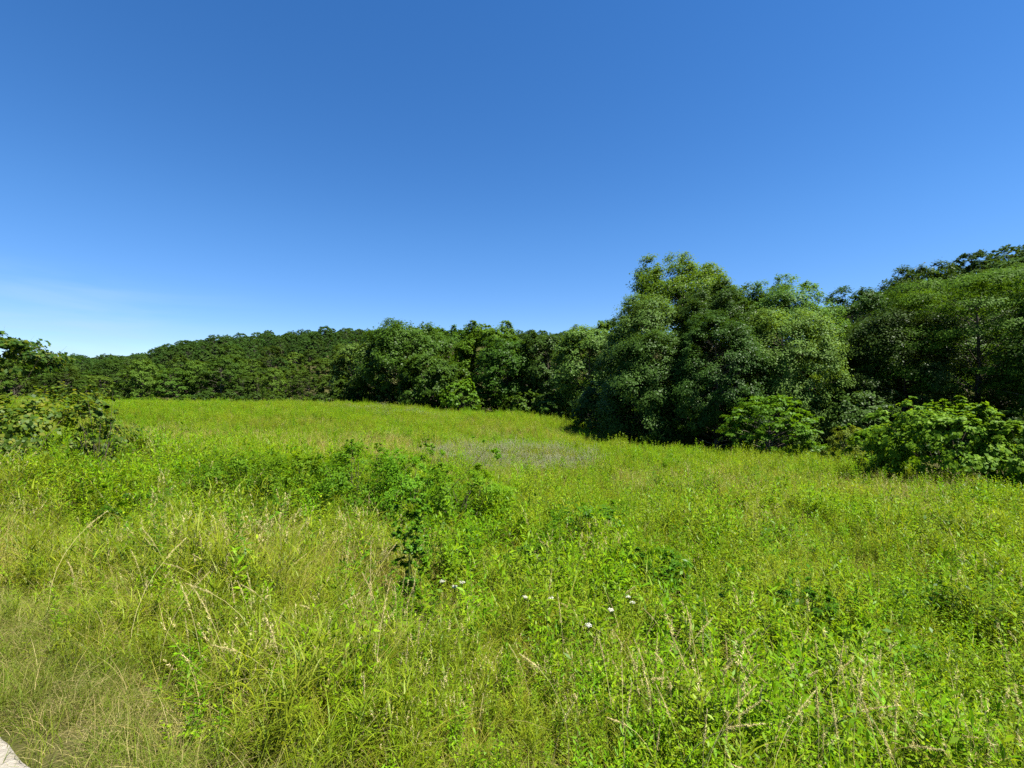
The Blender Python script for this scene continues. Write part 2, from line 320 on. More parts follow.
# ------------------------------------------------------------------ trees
def crown_points(r, shape, H, W, low):
    """Bough centres and radii of a crown of height H, width W, that starts at height low."""
    C, S = [], []
    hc = H - low
    n = {'round': 80, 'dome': 60, 'tall': 54, 'spiky': 64, 'tiers': 64, 'droop': 64, 'bush': 34}[shape]
    for i in range(n):
        t = (i + 0.5) / n; t = t ** (0.85 if shape != 'tall' else 0.75)
        az = i * 2.39996 + r.normal(0, 0.35)
        if shape in ('dome', 'tiers'): rad = np.sqrt(max(0.02, 1 - (abs(t - 0.38) / (0.66 if t > 0.38 else 0.62)) ** 2.2))
        elif shape == 'round': rad = np.sqrt(max(0.03, 1 - ((t - 0.3) / 0.72) ** 2))
        elif shape == 'tall': rad = 0.9 * np.sqrt(max(0.05, 1 - (abs(t - 0.55) / 0.56) ** 3))
        elif shape == 'spiky': rad = 1.0 * max(0.18, (1 - t)) ** 0.45
        elif shape == 'droop': rad = np.sqrt(max(0.03, 1 - t ** 2.1)) * (0.82 + 0.18 * (1 - t))
        else: rad = np.sqrt(max(0.05, 1 - (abs(t - 0.35) / 0.68) ** 2.0))
        rr = rad * W * 0.5 * (r.uniform(0.35, 1.0) ** 0.45) * 0.84
        c = np.array([np.cos(az) * rr, np.sin(az) * rr, low + hc * (0.06 + 0.86 * t) + r.normal(0, 0.02) * hc])
        s = W * (r.uniform(0.09, 0.19) if shape not in ('round', 'tiers') else r.uniform(0.08, 0.14))
        if shape == 'spiky' and t > 0.45: s *= 0.8
        flat = {'round': 0.95, 'bush': 1.0, 'tiers': 0.42, 'droop': 0.85, 'spiky': 1.0, 'tall': 0.95}.get(shape, 0.9)
        C.append(c); S.append((s, s * flat))
    return np.array(C), np.array(S)

def make_tree(seed, H, W, low, shape, leaf, n_leaf, leaf_len, bark='bark', aspect=0.62, trunk_r=None, extra=None, upness=0.7, stems=1, limb_every=4):
    """Returns (trunk mesh, crown mesh)."""
    r = np.random.default_rng(seed)
    C, S = crown_points(r, shape, H, W, low)
    if extra:
        for e in extra: C = np.vstack([C, e[:3]]); S = np.vstack([S, [e[3], e[3] * 0.9]])
    if shape == 'spiky':                                    # leaders that break the outline
        for k in range(7):
            a = r.uniform(0, 6.28); q = W * r.uniform(0.05, 0.30)
            for z in (0.0, 0.06, 0.11): C = np.vstack([C, [np.cos(a) * q, np.sin(a) * q, H * (0.84 - 0.5 * q / W + z)]]); S = np.vstack([S, [W * (0.075 - z * 0.4), W * 0.09]])
    mt = MB(); tr = trunk_r or max(0.05, 0.018 * H)
    bend = r.normal(0, 0.03 * W, 2); hh = H * 0.82
    tp = lambda t: np.array([bend[0] * np.sin(t * 2.6), bend[1] * np.sin(t * 2.1), hh * t - 0.15 * (t == 0)])
    tt = np.linspace(0, 1, 9)
    if stems == 1: tube(mt, [tp(t) for t in tt], [tr * (1.35 if t == 0 else 1) * (1 - 0.85 * t) for t in tt], 8)
    for ci, (c, s) in enumerate(zip(C, S)):
        if stems == 2 and ci % limb_every: continue
        z = np.clip((c[2] - 0.35 * np.hypot(c[0], c[1])) / hh, 0.06 if stems == 1 else 0.0, 0.93); p0 = tp(z) if stems == 1 else np.array([r.normal(0, 0.06), r.normal(0, 0.06), -0.05]); ln = np.linalg.norm(c - p0)
        mid = p0 * 0.5 + c * 0.5 + np.array([0, 0, 0.06 * ln]) + r.normal(0, 0.04 * ln, 3)
        r0 = tr * (1 - 0.85 * z) * 0.45 if stems == 1 else tr
        tube(mt, [p0, mid, c, c + (c - mid) * 0.35], [r0, r0 * 0.6, r0 * 0.3, r0 * 0.1], 5)
    mb = MB(); w = S[:, 0] ** 2; w = w / w.sum()
    # sprays of leaves round each bough
    nsp = max(40, int(n_leaf / 34)); ib = r.choice(len(C), nsp, p=w)
    u = r.normal(0, 1, (nsp, 3))
    if shape != 'tiers':
        ob = norm(C - np.array([0, 0, low + (H - low) * 0.4])); u = norm(norm(u) + 0.75 * ob[ib] + np.array([0, 0, 0.25]))
    u = norm(u); low_ = (u[:, 2] < 0) & (r.random(nsp) < (0.82 if shape == 'tiers' else 0.1)); u[:, 2] = np.where(low_, -u[:, 2], u[:, 2]); u = norm(u)
    rad = r.uniform(0.7, 1.06, nsp)
    sc = C[ib] + u * np.stack([S[ib, 0], S[ib, 0], S[ib, 1]], 1) * rad[:, None]
    outw = norm(sc - np.array([0, 0, low + (H - low) * 0.35]))
    k = max(1, n_leaf // nsp); js = np.repeat(np.arange(nsp), k); n = len(js)
    off = r.normal(0, 1, (n, 3)) * (S[ib[js], 0] * 0.16)[:, None]; off[:, 2] *= 0.4 if shape == 'tiers' else 0.75
    if shape == 'droop': off[:, 2] = -np.abs(off[:, 2]) * 3.2 + off[:, 2]
    pos = sc[js] + off
    nr = norm(outw[js] * 0.3 + u[js] * 0.75 + np.array([0, 0, upness * 0.6]) + r.normal(0, 0.28 if shape == 'tiers' else 0.33, (n, 3)))
    dr = outw[js] * 0.7 + r.normal(0, 0.6, (n, 3)) + np.array([0, 0, -0.45 if shape != 'spiky' else 0.2])
    ll = leaf_len * r.uniform(0.65, 1.25, n)
    leaves(mb, pos, nr, dr, ll, ll * aspect)
    keep_z = mb.V[0][:, 2].reshape(-1, 4).min(1) > 0.02
    V = mb.V[0].reshape(-1, 4, 3)[keep_z].reshape(-1, 3); mb.V = [V]; mb.Q = [np.arange(len(V)).reshape(-1, 4)]; mb.M = [np.zeros(len(V) // 4)]
    return mt.mesh('trunk', M[bark], True), mb.mesh('crown', M[leaf])

PROTO = {}
def tree(name, label, cat, px, Y, top, w, shape, leaf, seed, n_leaf, leaf_px=2.6, low=0.06, group=None, share=None, bark='bark', heads=(), **kw):
    """A tree whose crown tops out at image row `top` and is `w` pixels wide when it stands Y metres away."""
    x = (px - CX) * Y / F; z = zg1(x, Y) - 0.05; H = (CAMZ - (top - CY) * Y / F) - z; W = w * Y / F
    root = empty(name, (x, Y, z)); tag(root, label, cat, group)
    if heads:
        q = np.random.default_rng(seed + 3); ex = []
        for dpx, row, rp in heads:
            zt = CAMZ - (row - CY) * Y / F - z; rd = rp * Y / F
            for k in range(5):
                a = q.uniform(0, 6.28); sp = rd * (0.15 + 0.28 * k)
                ex.append((dpx * Y / F + np.cos(a) * sp * 0.5, np.sin(a) * sp, zt - rd * (0.75 + 0.62 * k), rd * (0.82 + 0.10 * k)))
        kw['extra'] = ex
    if share:
        if share not in PROTO: PROTO[share] = (H, W, make_tree(seed, H, W, low * H, shape, leaf, n_leaf, leaf_px * Y / F, bark, **kw))
        h0, w0, ms = PROTO[share]; root.scale = (W / w0, W / w0, H / h0); root.rotation_euler.z = (seed * 1.7) % 6.28
    else: ms = make_tree(seed, H, W, low * H, shape, leaf, n_leaf, leaf_px * Y / F, bark, **kw)
    if ms[0]: add('trunk', ms[0], root)
    add('crown', ms[1], root)
    return root

G1 = 'trees along the far edge of the field'; G2 = 'tall trees at the right side of the field'
HEADS = {(682, 52): [(-32, 256, 15), (-5, 252, 17), (26, 264, 15), (46, 286, 13)], (783, 44): [(-22, 282, 12), (2, 275, 13), (26, 281, 12), (44, 300, 12)],
         (487, 100): [(-13, 320, 8), (4, 324, 7), (19, 321, 8)], (590, 68): [(-12, 325, 9), (12, 320, 10)], (714, 41): [(8, 279, 12), (-14, 290, 12)],
         (404, 88): [(-6, 326, 12), (18, 330, 10)], (750, 46): [(-4, 284, 11), (18, 292, 11)]}
T = [
 # label, px, Y, top, width, shape, leaf, n, leaf_px, low, group
 ('dense dark green rounded tree, broadest of the row behind the field crest', 404, 88, 327, 92, 'dome', 'maple', 26000, 2.4, 0.05, G1),
 ('pale loose tree leaning out just left of the broad dark rounded tree', 360, 98, 346, 60, 'tall', 'willow', 14000, 2.4, 0.03, G1),
 ('low domed green tree standing in front of the broad dark tree', 430, 79, 361, 68, 'dome', 'maple', 16000, 2.4, 0.02, G1),
 ('tall green tree with pointed heads on the middle skyline', 487, 100, 331, 70, 'dome', 'fresh', 20000, 2.4, 0.05, G1),
 ('green tree below the pointed heads, above the small bright tree', 505, 82, 343, 66, 'dome', 'maple', 18000, 2.4, 0.02, G1),
 ('darkest blue green tree in the gap right of the middle skyline', 547, 80, 336, 66, 'dome', 'dark', 18000, 2.4, 0.02, G1),
 ('slim dark tree just behind and left of the pointed heads', 450, 105, 329, 62, 'tall', 'maple', 14000, 2.4, 0.05, G1),
 ('pale grey green tree at the far left end of the tall tree group', 590, 68, 330, 78, 'dome', 'willow', 26000, 2.3, 0.02, G1),
 ('tallest tree in the photo with bright clustered heads against the sky', 682, 52, 270, 112, 'tall', 'fresh', 50000, 2.2, 0.2, G2),
 ('pale green tree forming the left shoulder below the tallest tree', 646, 43, 299, 100, 'dome', 'willow', 46000, 2.1, 0.03, G2),
 ('vine covered dark tree in front of the tallest tree', 714, 41, 290, 92, 'tall', 'deep', 44000, 2.1, 0.03, G2),
 ('pointed green tree right of the tallest tree, with spiky tops', 783, 44, 294, 112, 'dome', 'willow', 50000, 2.1, 0.03, G2),
 ('broad green tree filling the group between the vine covered and the spiky tree', 750, 46, 292, 104, 'dome', 'maple', 40000, 2.1, 0.03, G2),
 ('grey green tree with a loose crown at the front of the group, above the sumac', 784, 38, 312, 104, 'dome', 'willow', 46000, 2.0, 0.03, G2),
 ('deep green tree at the front centre of the group, below the vine covered tree', 716, 37, 316, 108, 'round', 'deep', 44000, 2.0, 0.02, G2),
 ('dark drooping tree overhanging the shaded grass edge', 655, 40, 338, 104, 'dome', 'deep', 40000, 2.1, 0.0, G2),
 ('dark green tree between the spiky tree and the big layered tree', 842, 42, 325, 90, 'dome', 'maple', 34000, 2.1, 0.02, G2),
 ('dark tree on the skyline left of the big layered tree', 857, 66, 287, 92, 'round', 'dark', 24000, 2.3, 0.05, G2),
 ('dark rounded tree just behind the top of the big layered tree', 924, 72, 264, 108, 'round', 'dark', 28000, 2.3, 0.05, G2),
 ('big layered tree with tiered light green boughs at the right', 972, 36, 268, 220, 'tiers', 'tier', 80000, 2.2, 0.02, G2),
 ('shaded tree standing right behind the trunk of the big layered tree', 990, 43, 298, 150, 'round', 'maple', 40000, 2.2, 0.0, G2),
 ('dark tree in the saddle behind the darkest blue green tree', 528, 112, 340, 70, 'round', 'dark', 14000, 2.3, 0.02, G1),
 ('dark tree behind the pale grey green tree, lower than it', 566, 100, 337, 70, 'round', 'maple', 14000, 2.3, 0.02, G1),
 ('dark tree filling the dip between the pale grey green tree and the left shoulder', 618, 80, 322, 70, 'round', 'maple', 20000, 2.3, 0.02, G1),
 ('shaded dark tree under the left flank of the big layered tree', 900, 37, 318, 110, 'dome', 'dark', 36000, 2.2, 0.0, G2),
 ('broad tree cut off by the right edge behind the leafy shrubs', 1090, 30, 290, 160, 'dome', 'maple', 40000, 2.4, 0.03, G2),
]
for i, (lb, px, Y, top, w, shp, lf, n, lp, low, g) in enumerate(T):
    tree('broadleaf_tree', lb, 'tree', px, Y, top, w, shp, lf, 100 + i, int(n * 1.35), lp, low, g, bark='pale bark' if 'tallest' in lb and 'against' in lb else 'bark', heads=HEADS.get((px, Y), ()))

small = [
 ('small bright green tree standing out at the foot of the middle row', 460, 73, 383, 38, 'dome', 'fresh', 6000, 3.0, 0.0),
 ('bright layered sumac like small tree at the foot of the drooping tree', 768, 31, 396, 104, 'tiers', 'fresh', 14000, 3.0, 0.02),
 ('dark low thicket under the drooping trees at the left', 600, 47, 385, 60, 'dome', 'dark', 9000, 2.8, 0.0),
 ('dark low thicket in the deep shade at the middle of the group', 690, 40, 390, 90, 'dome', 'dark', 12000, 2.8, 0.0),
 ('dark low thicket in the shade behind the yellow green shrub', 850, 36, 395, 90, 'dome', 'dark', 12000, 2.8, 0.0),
 ('low dark bush at the foot of the slim gap beside the bright tree', 525, 76, 396, 46, 'dome', 'maple', 5000, 3.0, 0.0),
 ('low green bush at the foot of the pale loose tree', 352, 92, 381, 40, 'dome', 'maple', 5000, 3.0, 0.0),
 ('low bush between the darkest tree and the pale grey green tree', 570, 72, 388, 44, 'dome', 'maple', 5000, 3.0, 0.0),
]
for i, (lb, px, Y, top, w, shp, lf, n, lp, low) in enumerate(small):
    tree('understory_tree', lb, 'small tree', px, Y, top, w, shp, lf, 200 + i, n, lp, low, 'low trees under the woodland edge')

ru = np.random.default_rng(61)
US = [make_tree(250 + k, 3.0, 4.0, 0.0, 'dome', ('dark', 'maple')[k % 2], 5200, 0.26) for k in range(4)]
def undergrowth(pts, label, group):
    for px, Y in pts:
        x = (px - CX) * Y / F; k = int(ru.integers(0, 4)); sc = ru.uniform(0.8, 1.4)
        o = empty('undergrowth_bush', (x, Y, zg1(x, Y) - 0.1), ru.uniform(0, 6.28), (sc, sc, sc * ru.uniform(0.7, 1.2))); tag(o, label, 'bush', group)
        add('stem', US[k][0], o); add('foliage', US[k][1], o)
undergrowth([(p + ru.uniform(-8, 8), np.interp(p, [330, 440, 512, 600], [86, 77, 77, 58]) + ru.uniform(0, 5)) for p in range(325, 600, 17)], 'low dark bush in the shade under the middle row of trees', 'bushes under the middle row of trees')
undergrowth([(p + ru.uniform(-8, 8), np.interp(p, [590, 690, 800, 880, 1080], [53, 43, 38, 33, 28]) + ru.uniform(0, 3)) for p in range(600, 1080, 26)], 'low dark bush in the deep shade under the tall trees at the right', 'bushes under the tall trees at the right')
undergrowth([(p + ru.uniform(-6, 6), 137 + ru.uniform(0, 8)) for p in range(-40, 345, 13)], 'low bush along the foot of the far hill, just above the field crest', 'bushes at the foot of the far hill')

# the wooded hillsides: every crown a tree of its own, from a few shared shapes
r = np.random.default_rng(77)
HR = [make_tree(320 + k, 11.5, 10.5, 0.4, 'round', 'hill ridge', 10000, 0.40, upness=0.4) for k in range(3)]
HM = [make_tree(300 + k, 11.5, 10.5, 0.2, ('round', 'round', 'dome', 'round')[k], 'hill', 10000, 0.40, upness=0.4) for k in range(4)]
def hill_trees(n_rows, px0, px1, name, label, group, scale, f0=0.0, f1=1.15, ms=HM, smin=0.7, smax=1.3):
    for i in range(n_rows):
        f = f0 + (f1 - f0) * i / (n_rows - 1)
        px = px0 + r.uniform(0, 10)
        while px < px1:
            near = float(sstep(640, 900, np.array(px))); foot = 150 - 82 * near; ridge = 290 - 130 * near
            Y = foot + (ridge - foot) * f + r.normal(0, 9 - 5 * (f < 0.2)); x = (px - CX) * Y / F; z = zg1(x, Y)
            if 400 < px < 600 and f < 0.6: px += 30; continue
            s = scale * r.uniform(smin, smax); k = int(r.integers(0, len(ms)))
            root = empty(name, (x, Y, z - 0.3), r.uniform(0, 6.28), (s * r.uniform(0.95, 1.25),) * 2 + (s * r.uniform(0.85, 1.15),)); tag(root, label, 'tree', group)
            add('trunk', ms[k][0], root); add('crown', ms[k][1], root)
            px += 8.2 * s * F / Y * r.uniform(0.75, 1.15)
hill_trees(3, -60, 380, 'woodland_tree', 'tree in the lighter green front row at the foot of the far left hill', 'trees at the foot of the far hill', 0.85, 0.0, 0.22)
hill_trees(4, -40, 420, 'hillside_tree', 'small dark tree in the wood on the slope of the far hill', 'trees on the slope of the far hill', 0.78, 0.36, 0.72, HR, 0.8, 1.15)
hill_trees(4, -40, 590, 'ridge_tree', 'small dark tree in the wood along the top of the far hill', 'trees along the top of the far hill', 0.74, 0.80, 1.05, HR, 0.82, 1.15)
hill_trees(5, 830, 1090, 'hillside_tree', 'dark tree on the steep wooded hill rising at the right edge', 'trees on the right hill', 0.95, 0.35, 1.08, HR)

# ------------------------------------------------------------------ shrubs
def shrub(label, px, Y, base_row, top, w, leaf, seed, n, leaf_len, name='shrub', shape='bush', aspect=0.7, cat='shrub', group=None, extra=None, shoots=0, bark='twig', limb_every=4, upness=0.55, lift=0.0):
    x = (px - CX) * Y / F; z = zg1(x, Y) - 0.04; H = (CAMZ - (top - CY) * Y / F) - z; W = w * Y / F
    root = empty(name, (x, Y, z)); tag(root, label, cat, group)
    if shoots:
        q = np.random.default_rng(seed + 7); extra = list(extra or [])
        for k in range(shoots):
            sx, sy, hz = q.normal(0, W * 0.22), q.normal(0, W * 0.12), H * q.uniform(0.95, 1.28)
            for m_ in range(4): extra.append((sx * (1 + 0.1 * m_), sy, hz - m_ * 0.07 * H, (0.03 + 0.018 * m_) * W))
    a, b = make_tree(seed, H, W, lift * H, shape, leaf, n, leaf_len, bark, aspect, trunk_r=0.011, extra=extra, upness=upness, stems=2, limb_every=limb_every)
    a.name = 'stems'; b.name = 'foliage'
    add('stem', a, root); add('foliage', b, root)
    return root
GS = 'shrubs at the edge of the trees'
shrub('leafy bright shrub with broad shiny leaves in front of the big layered tree', 945, 19.5, 488, 416, 116, 'shrub', 401, 15000, 0.165, group=GS, shoots=13)
shrub('leafy shrub cut by the right edge of the photo', 1030, 17.5, 492, 426, 88, 'shrub', 402, 10000, 0.165, group=GS, shoots=9)
shrub('low shaded shrub joining the bright broad leaved shrub to the one at the right edge', 985, 20.5, 488, 424, 70, 'maple', 405, 6000, 0.16, group=GS, shoots=3)
shrub('low green shrub between the yellow green shrub and the bright broad leaved one', 880, 22.5, 470, 432, 60, 'shrub', 406, 5000, 0.15, group=GS, shoots=3)
shrub('yellow green feathery shrub left of the bright broad leaved shrub', 848, 27, 462, 428, 48, 'yellow shrub', 403, 4000, 0.13, group=GS, shape='spiky', aspect=0.35)
shrub('small pale green shrub peeping up behind the bright broad leaved shrub', 893, 26, 462, 424, 46, 'fresh', 404, 2500, 0.18, group=GS)
GL = 'shrubs at the left edge of the field'
shrub('dark leafy bush spreading over the grass at the left edge', 32, 12.5, 472, 408, 170, 'left shrub', 411, 8000, 0.115, group=GL)
shrub('tall arching young tree with glossy leaves at the very left edge', -38, 13.0, 472, 334, 176, 'dull', 412, 7500, 0.125, name='young_tree', shape='tiers', cat='young tree', group=GL, lift=0.66)
shrub('slim leafy sapling sticking up at the right end of the left bush', 98, 11.8, 472, 384, 40, 'left shrub', 413, 800, 0.11, name='sapling', group=GL, cat='sapling', lift=0.3)
GF = 'bushes standing in the meadow'
for i, (lb, px, Y, top, w, n) in enumerate([
   ('green bramble bush, leftmost of the bushes in the meadow', 246, 10.8, 463, 104, 6500),
   ('low bramble bush in the shade beside the leftmost meadow bush', 300, 10.4, 462, 112, 7000),
   ('bramble bush with the tallest upright shoots among the meadow bushes', 356, 10.0, 455, 104, 8000),
   ('bramble bush just right of the tallest shoots in the meadow', 410, 9.7, 458, 100, 7000),
   ('low green bush fading into weeds at the right of the meadow bushes', 462, 9.4, 474, 100, 5500)]):
    shrub(lb, px, Y, 520, top, w, 'bramble', 420 + i, int(n * 1.5), 0.056, name='bramble_bush', group=GF, aspect=0.5, cat='bush', shoots=(4, 3, 9, 6, 4)[i])
for i, (lb, px, Y, top, w, n) in enumerate([
   ('dark leafy weeds added for the shadow gap right of the white wildflowers', 652, 6.6, 556, 84, 3000),
   ('low dark weed thicket behind the dark hollow, toward the grey grass patch', 588, 8.6, 512, 110, 3600),
   ('dark weed thicket in the lower right part of the meadow', 812, 5.6, 592, 70, 2200),
   ('small leafy thicket near the left edge in front of the left bush', 142, 8.2, 497, 80, 2600),
   ('leafy weed clump between the dark hollow and the meadow bushes', 530, 6.4, 548, 76, 2600)]):
    shrub(lb, px, Y, 600, top, w, 'broad', 440 + i, n, 0.075, name='weed_thicket', group='weed thickets in the meadow', aspect=0.32, cat='weeds', shoots=5, bark='stem')  # dark leaved mounds added to deepen shadow gaps and vary the meadow
shrub('narrow dark vine covered stalk standing alone in front of the meadow bushes', 411, 5.0, 600, 484, 42, 'broad', 431, 7000, 0.032, name='vine_stalk', bark='stem', limb_every=14, shape='tall', cat='weed', aspect=0.65, extra=[(r.normal(0, .05), r.normal(0, .05), z, 0.085) for z in np.arange(0.1, 1.0, 0.07)])

# ------------------------------------------------------------------ meadow plants (stuff)
def proto_collection(name, meshes):
    c = bpy.data.collections.new(name)
    for i, me in enumerate(meshes):
        o = bpy.data.objects.new(me.name, me); c.objects.link(o)
    return c

def pr_grass(seed, n=46, h=(0.35, 0.8), w=0.0055, spread=0.10, mat='grass', bend=(0.1, 0.9), dry=0.0):
    r = np.random.default_rng(seed); mb = MB()
    base = np.column_stack([r.normal(0, spread, (n, 2)), np.full(n, -0.03)])
    mid = (r.random(n) < dry)
    for m, sel in ((0, ~mid), (1, mid)):
        if sel.sum(): blades(mb, base[sel], r.uniform(*h, sel.sum()), r.uniform(0.02, 0.35, sel.sum()), r.uniform(*bend, sel.sum()), w * r.uniform(0.7, 1.3, sel.sum()), r, 4, m)
    return mb.mesh('clump', [M[mat], M['dry']])

def pr_forb(seed, stems=4, h=(0.45, 0.8), leaf=(0.05, 0.10), asp=0.24, mat='forb', per=26, spread=0.10, droop=0.3):
    """Leafy upright weed: stems with alternate lance-shaped leaves that shorten to the tip."""
    r = np.random.default_rng(seed); mb = MB()
    for s in range(stems):
        b = np.array([*r.normal(0, spread, 2), -0.03]); H = r.uniform(*h); tip = b + np.array([*r.normal(0, 0.12 * H, 2), H])
        mid = (b + tip) / 2 + np.array([*r.normal(0, 0.03, 2), 0])
        tube(mb, [b, mid, tip], [0.0035, 0.003, 0.0012], 3, 1)
        t = np.linspace(0.18, 1.0, per) + r.normal(0, 0.01, per); t = np.clip(t, 0, 1)
        p = (1 - t)[:, None] ** 2 * b + 2 * (t * (1 - t))[:, None] * mid + t[:, None] ** 2 * tip
        az = np.arange(per) * 2.4 + r.normal(0, 0.3, per) + s
        el = r.uniform(-droop, 0.8, per) + 0.5 * (t > 0.9)
        d = np.stack([np.cos(az) * np.cos(el), np.sin(az) * np.cos(el), np.sin(el)], 1)
        ll = r.uniform(*leaf, per) * (1.05 - 0.4 * t); n = norm(np.array([0, 0, 1.0]) - d * d[:, 2:3] + r.normal(0, 0.25, (per, 3)))
        leaves(mb, p + d * ll[:, None] * 0.5, n, d, ll, ll * asp, 0.25, 0)
    return mb.mesh('clump', [M[mat], M['stem']])

def pr_heads(seed, n=12, h=(0.6, 0.95), mat='dry', stemmat='dry', head=0.12, hw=0.008, spread=0.14):
    """Flowering grass: thin stems with feathery seed heads."""
    r = np.random.default_rng(seed); mb = MB()
    for s in range(n):
        b = np.array([*r.normal(0, spread, 2), -0.03]); H = r.uniform(*h); az = r.uniform(0, 6.28); d = np.array([np.cos(az), np.sin(az), 0])
        t = np.linspace(0, 1, 5); ln = r.uniform(0.05, 0.35)
        pts = b + d * (ln * H * t ** 2)[:, None] + np.array([0, 0, 1.0]) * (H * (t - 0.12 * ln * t ** 3))[:, None]
        tube(mb, pts, [0.0018, 0.0016, 0.0014, 0.001, 0.0008], 3, 1)
        k = 22; tt = r.uniform(0, 1, k); tdir = norm(pts[-1] - pts[-2]); hl = head * r.uniform(0.7, 1.3)
        pp = pts[-1] - tdir * (hl * 0.3) + tdir * (hl * tt)[:, None]; dd = tdir + norm(r.normal(0, 1, (k, 3))) * 0.55
        ll = r.uniform(0.018, 0.035, k) * (1.2 - 0.6 * tt)
        leaves(mb, pp + norm(dd) * ll[:, None] * 0.5, norm(r.normal(0, 1, (k, 3))), dd, ll, np.full(k, hw * 0.45), 0.1, 0)
    return mb.mesh('clump', [M[mat], M[stemmat]])

def pr_broad(seed): return pr_forb(seed, 5, (0.35, 0.7), (0.08, 0.14), 0.5, 'broad', 16, 0.14, 0.4)

def pr_long(seed, stems=5, h=(0.3, 0.7), leaf=(0.14, 0.28), w=0.011, per=15, spread=0.10, mat='long'):
    """Weed or broad grass whose narrow leaves arch away from an upright stem."""
    r = np.random.default_rng(seed); mb = MB(); ln = r.normal(0, 0.12, 2)
    for s in range(stems):
        b = np.array([*r.normal(0, spread, 2), -0.03]); H = r.uniform(*h); tip = b + np.array([*(ln + r.normal(0, 0.08, 2)) * H, H])
        tube(mb, [b, (b + tip) / 2, tip], [0.003, 0.0025, 0.001], 3, 1)
        t = np.linspace(0.1, 1.0, per); p = b + (tip - b) * t[:, None]
        hh = r.uniform(*leaf, per) * (1.1 - 0.4 * t)
        blades(mb, p, hh, r.uniform(0.25, 0.8, per), r.uniform(0.3, 1.3, per), w * r.uniform(0.7, 1.4, per), r, 3, 0)
    return mb.mesh('clump', [M[mat], M['stem']])

CL = {
 'pale': proto_collection('pale grass clumps', [pr_grass(580 + i, 30, (0.3, 0.8), 0.006, 0.11, 'pale', (0.1, 0.8), 0.12) for i in range(5)]),
 'thatch': proto_collection('dead thatch', [pr_grass(590 + i, 30, (0.10, 0.22), 0.004, 0.12, 'dry', (1.6, 2.2), 0.0) for i in range(4)]),
 'long': proto_collection('long leaved clumps', [pr_long(570 + i) for i in range(5)]),
 'grass': proto_collection('grass clumps', [pr_grass(500 + i, 34, (0.25, 0.7), 0.009, 0.10, 'grass', (0.1, 1.0), 0.10) for i in range(6)]),
 'turf': proto_collection('turf clumps', [pr_grass(510 + i, 80, (0.08, 0.34), 0.005, 0.10, 'turf', (0.2, 1.2), 0.14) for i in range(4)]),
 'forb': proto_collection('weed clumps', [pr_forb(520 + i, 5, (0.35, 0.9), (0.08, 0.16), 0.25, 'forb', 30, 0.11, 0.0) for i in range(6)]),
 'fine': proto_collection('fine weed clumps', [pr_forb(530 + i, 6, (0.3, 0.75), (0.05, 0.10), 0.36, 'fine', 24, 0.12, 0.1) for i in range(4)]),
 'broad': proto_collection('broad weed clumps', [pr_broad(540 + i) for i in range(4)]),
 'dry': proto_collection('dry grass clumps', [pr_heads(550 + i, 12, (0.6, 0.95), 'straw', 'dry') for i in range(4)]),
 'purple': proto_collection('purple grass clumps', [pr_heads(560 + i, 16, (0.5, 0.75), 'purple', 'grass', 0.16, 0.02, 0.2) for i in range(3)]),
}
def gn_instancer(coll):
    g = bpy.data.node_groups.new('scatter ' + coll.name, 'GeometryNodeTree')
    g.interface.new_socket('Geometry', in_out='INPUT', socket_type='NodeSocketGeometry'); g.interface.new_socket('Geometry', in_out='OUTPUT', socket_type='NodeSocketGeometry')
    N = g.nodes.new; K = g.links.new
    i, o = N('NodeGroupInput'), N('NodeGroupOutput'); ci = N('GeometryNodeCollectionInfo'); ci.inputs['Collection'].default_value = coll
    ci.inputs['Separate Children'].default_value = True; ci.inputs['Reset Children'].default_value = True
    ip = N('GeometryNodeInstanceOnPoints'); ip.inputs['Pick Instance'].default_value = True
    def attr(n, t):
        a = N('GeometryNodeInputNamedAttribute'); a.data_type = t; a.inputs['Name'].default_value = n; return a.outputs[0]
    er = N('FunctionNodeEulerToRotation')
    K(i.outputs[0], ip.inputs['Points']); K(ci.outputs[0], ip.inputs['Instance']); K(attr('idx', 'INT'), ip.inputs['Instance Index'])
    K(attr('rot', 'FLOAT_VECTOR'), er.inputs[0]); K(er.outputs[0], ip.inputs['Rotation']); K(attr('scl', 'FLOAT_VECTOR'), ip.inputs['Scale'])
    K(ip.outputs[0], o.inputs[0])
    return g

def vnoise(X, Y, scale, seed):
    """Smooth value noise in 0..1."""
    r = np.random.default_rng(seed); tab = r.random((64, 64))
    x, y = X / scale, Y / scale; xi, yi = np.floor(x).astype(int), np.floor(y).astype(int); fx, fy = x - xi, y - yi
    fx, fy = fx * fx * (3 - 2 * fx), fy * fy * (3 - 2 * fy); g = lambda a, b: tab[a % 64, b % 64]
    return (g(xi, yi) * (1 - fx) + g(xi + 1, yi) * fx) * (1 - fy) + (g(xi, yi + 1) * (1 - fx) + g(xi + 1, yi + 1) * fx) * fy
def fbm(X, Y, scale, seed): return 0.55 * vnoise(X, Y, scale, seed) + 0.3 * vnoise(X, Y, scale / 2.3, seed + 1) + 0.15 * vnoise(X, Y, scale / 5, seed + 2)

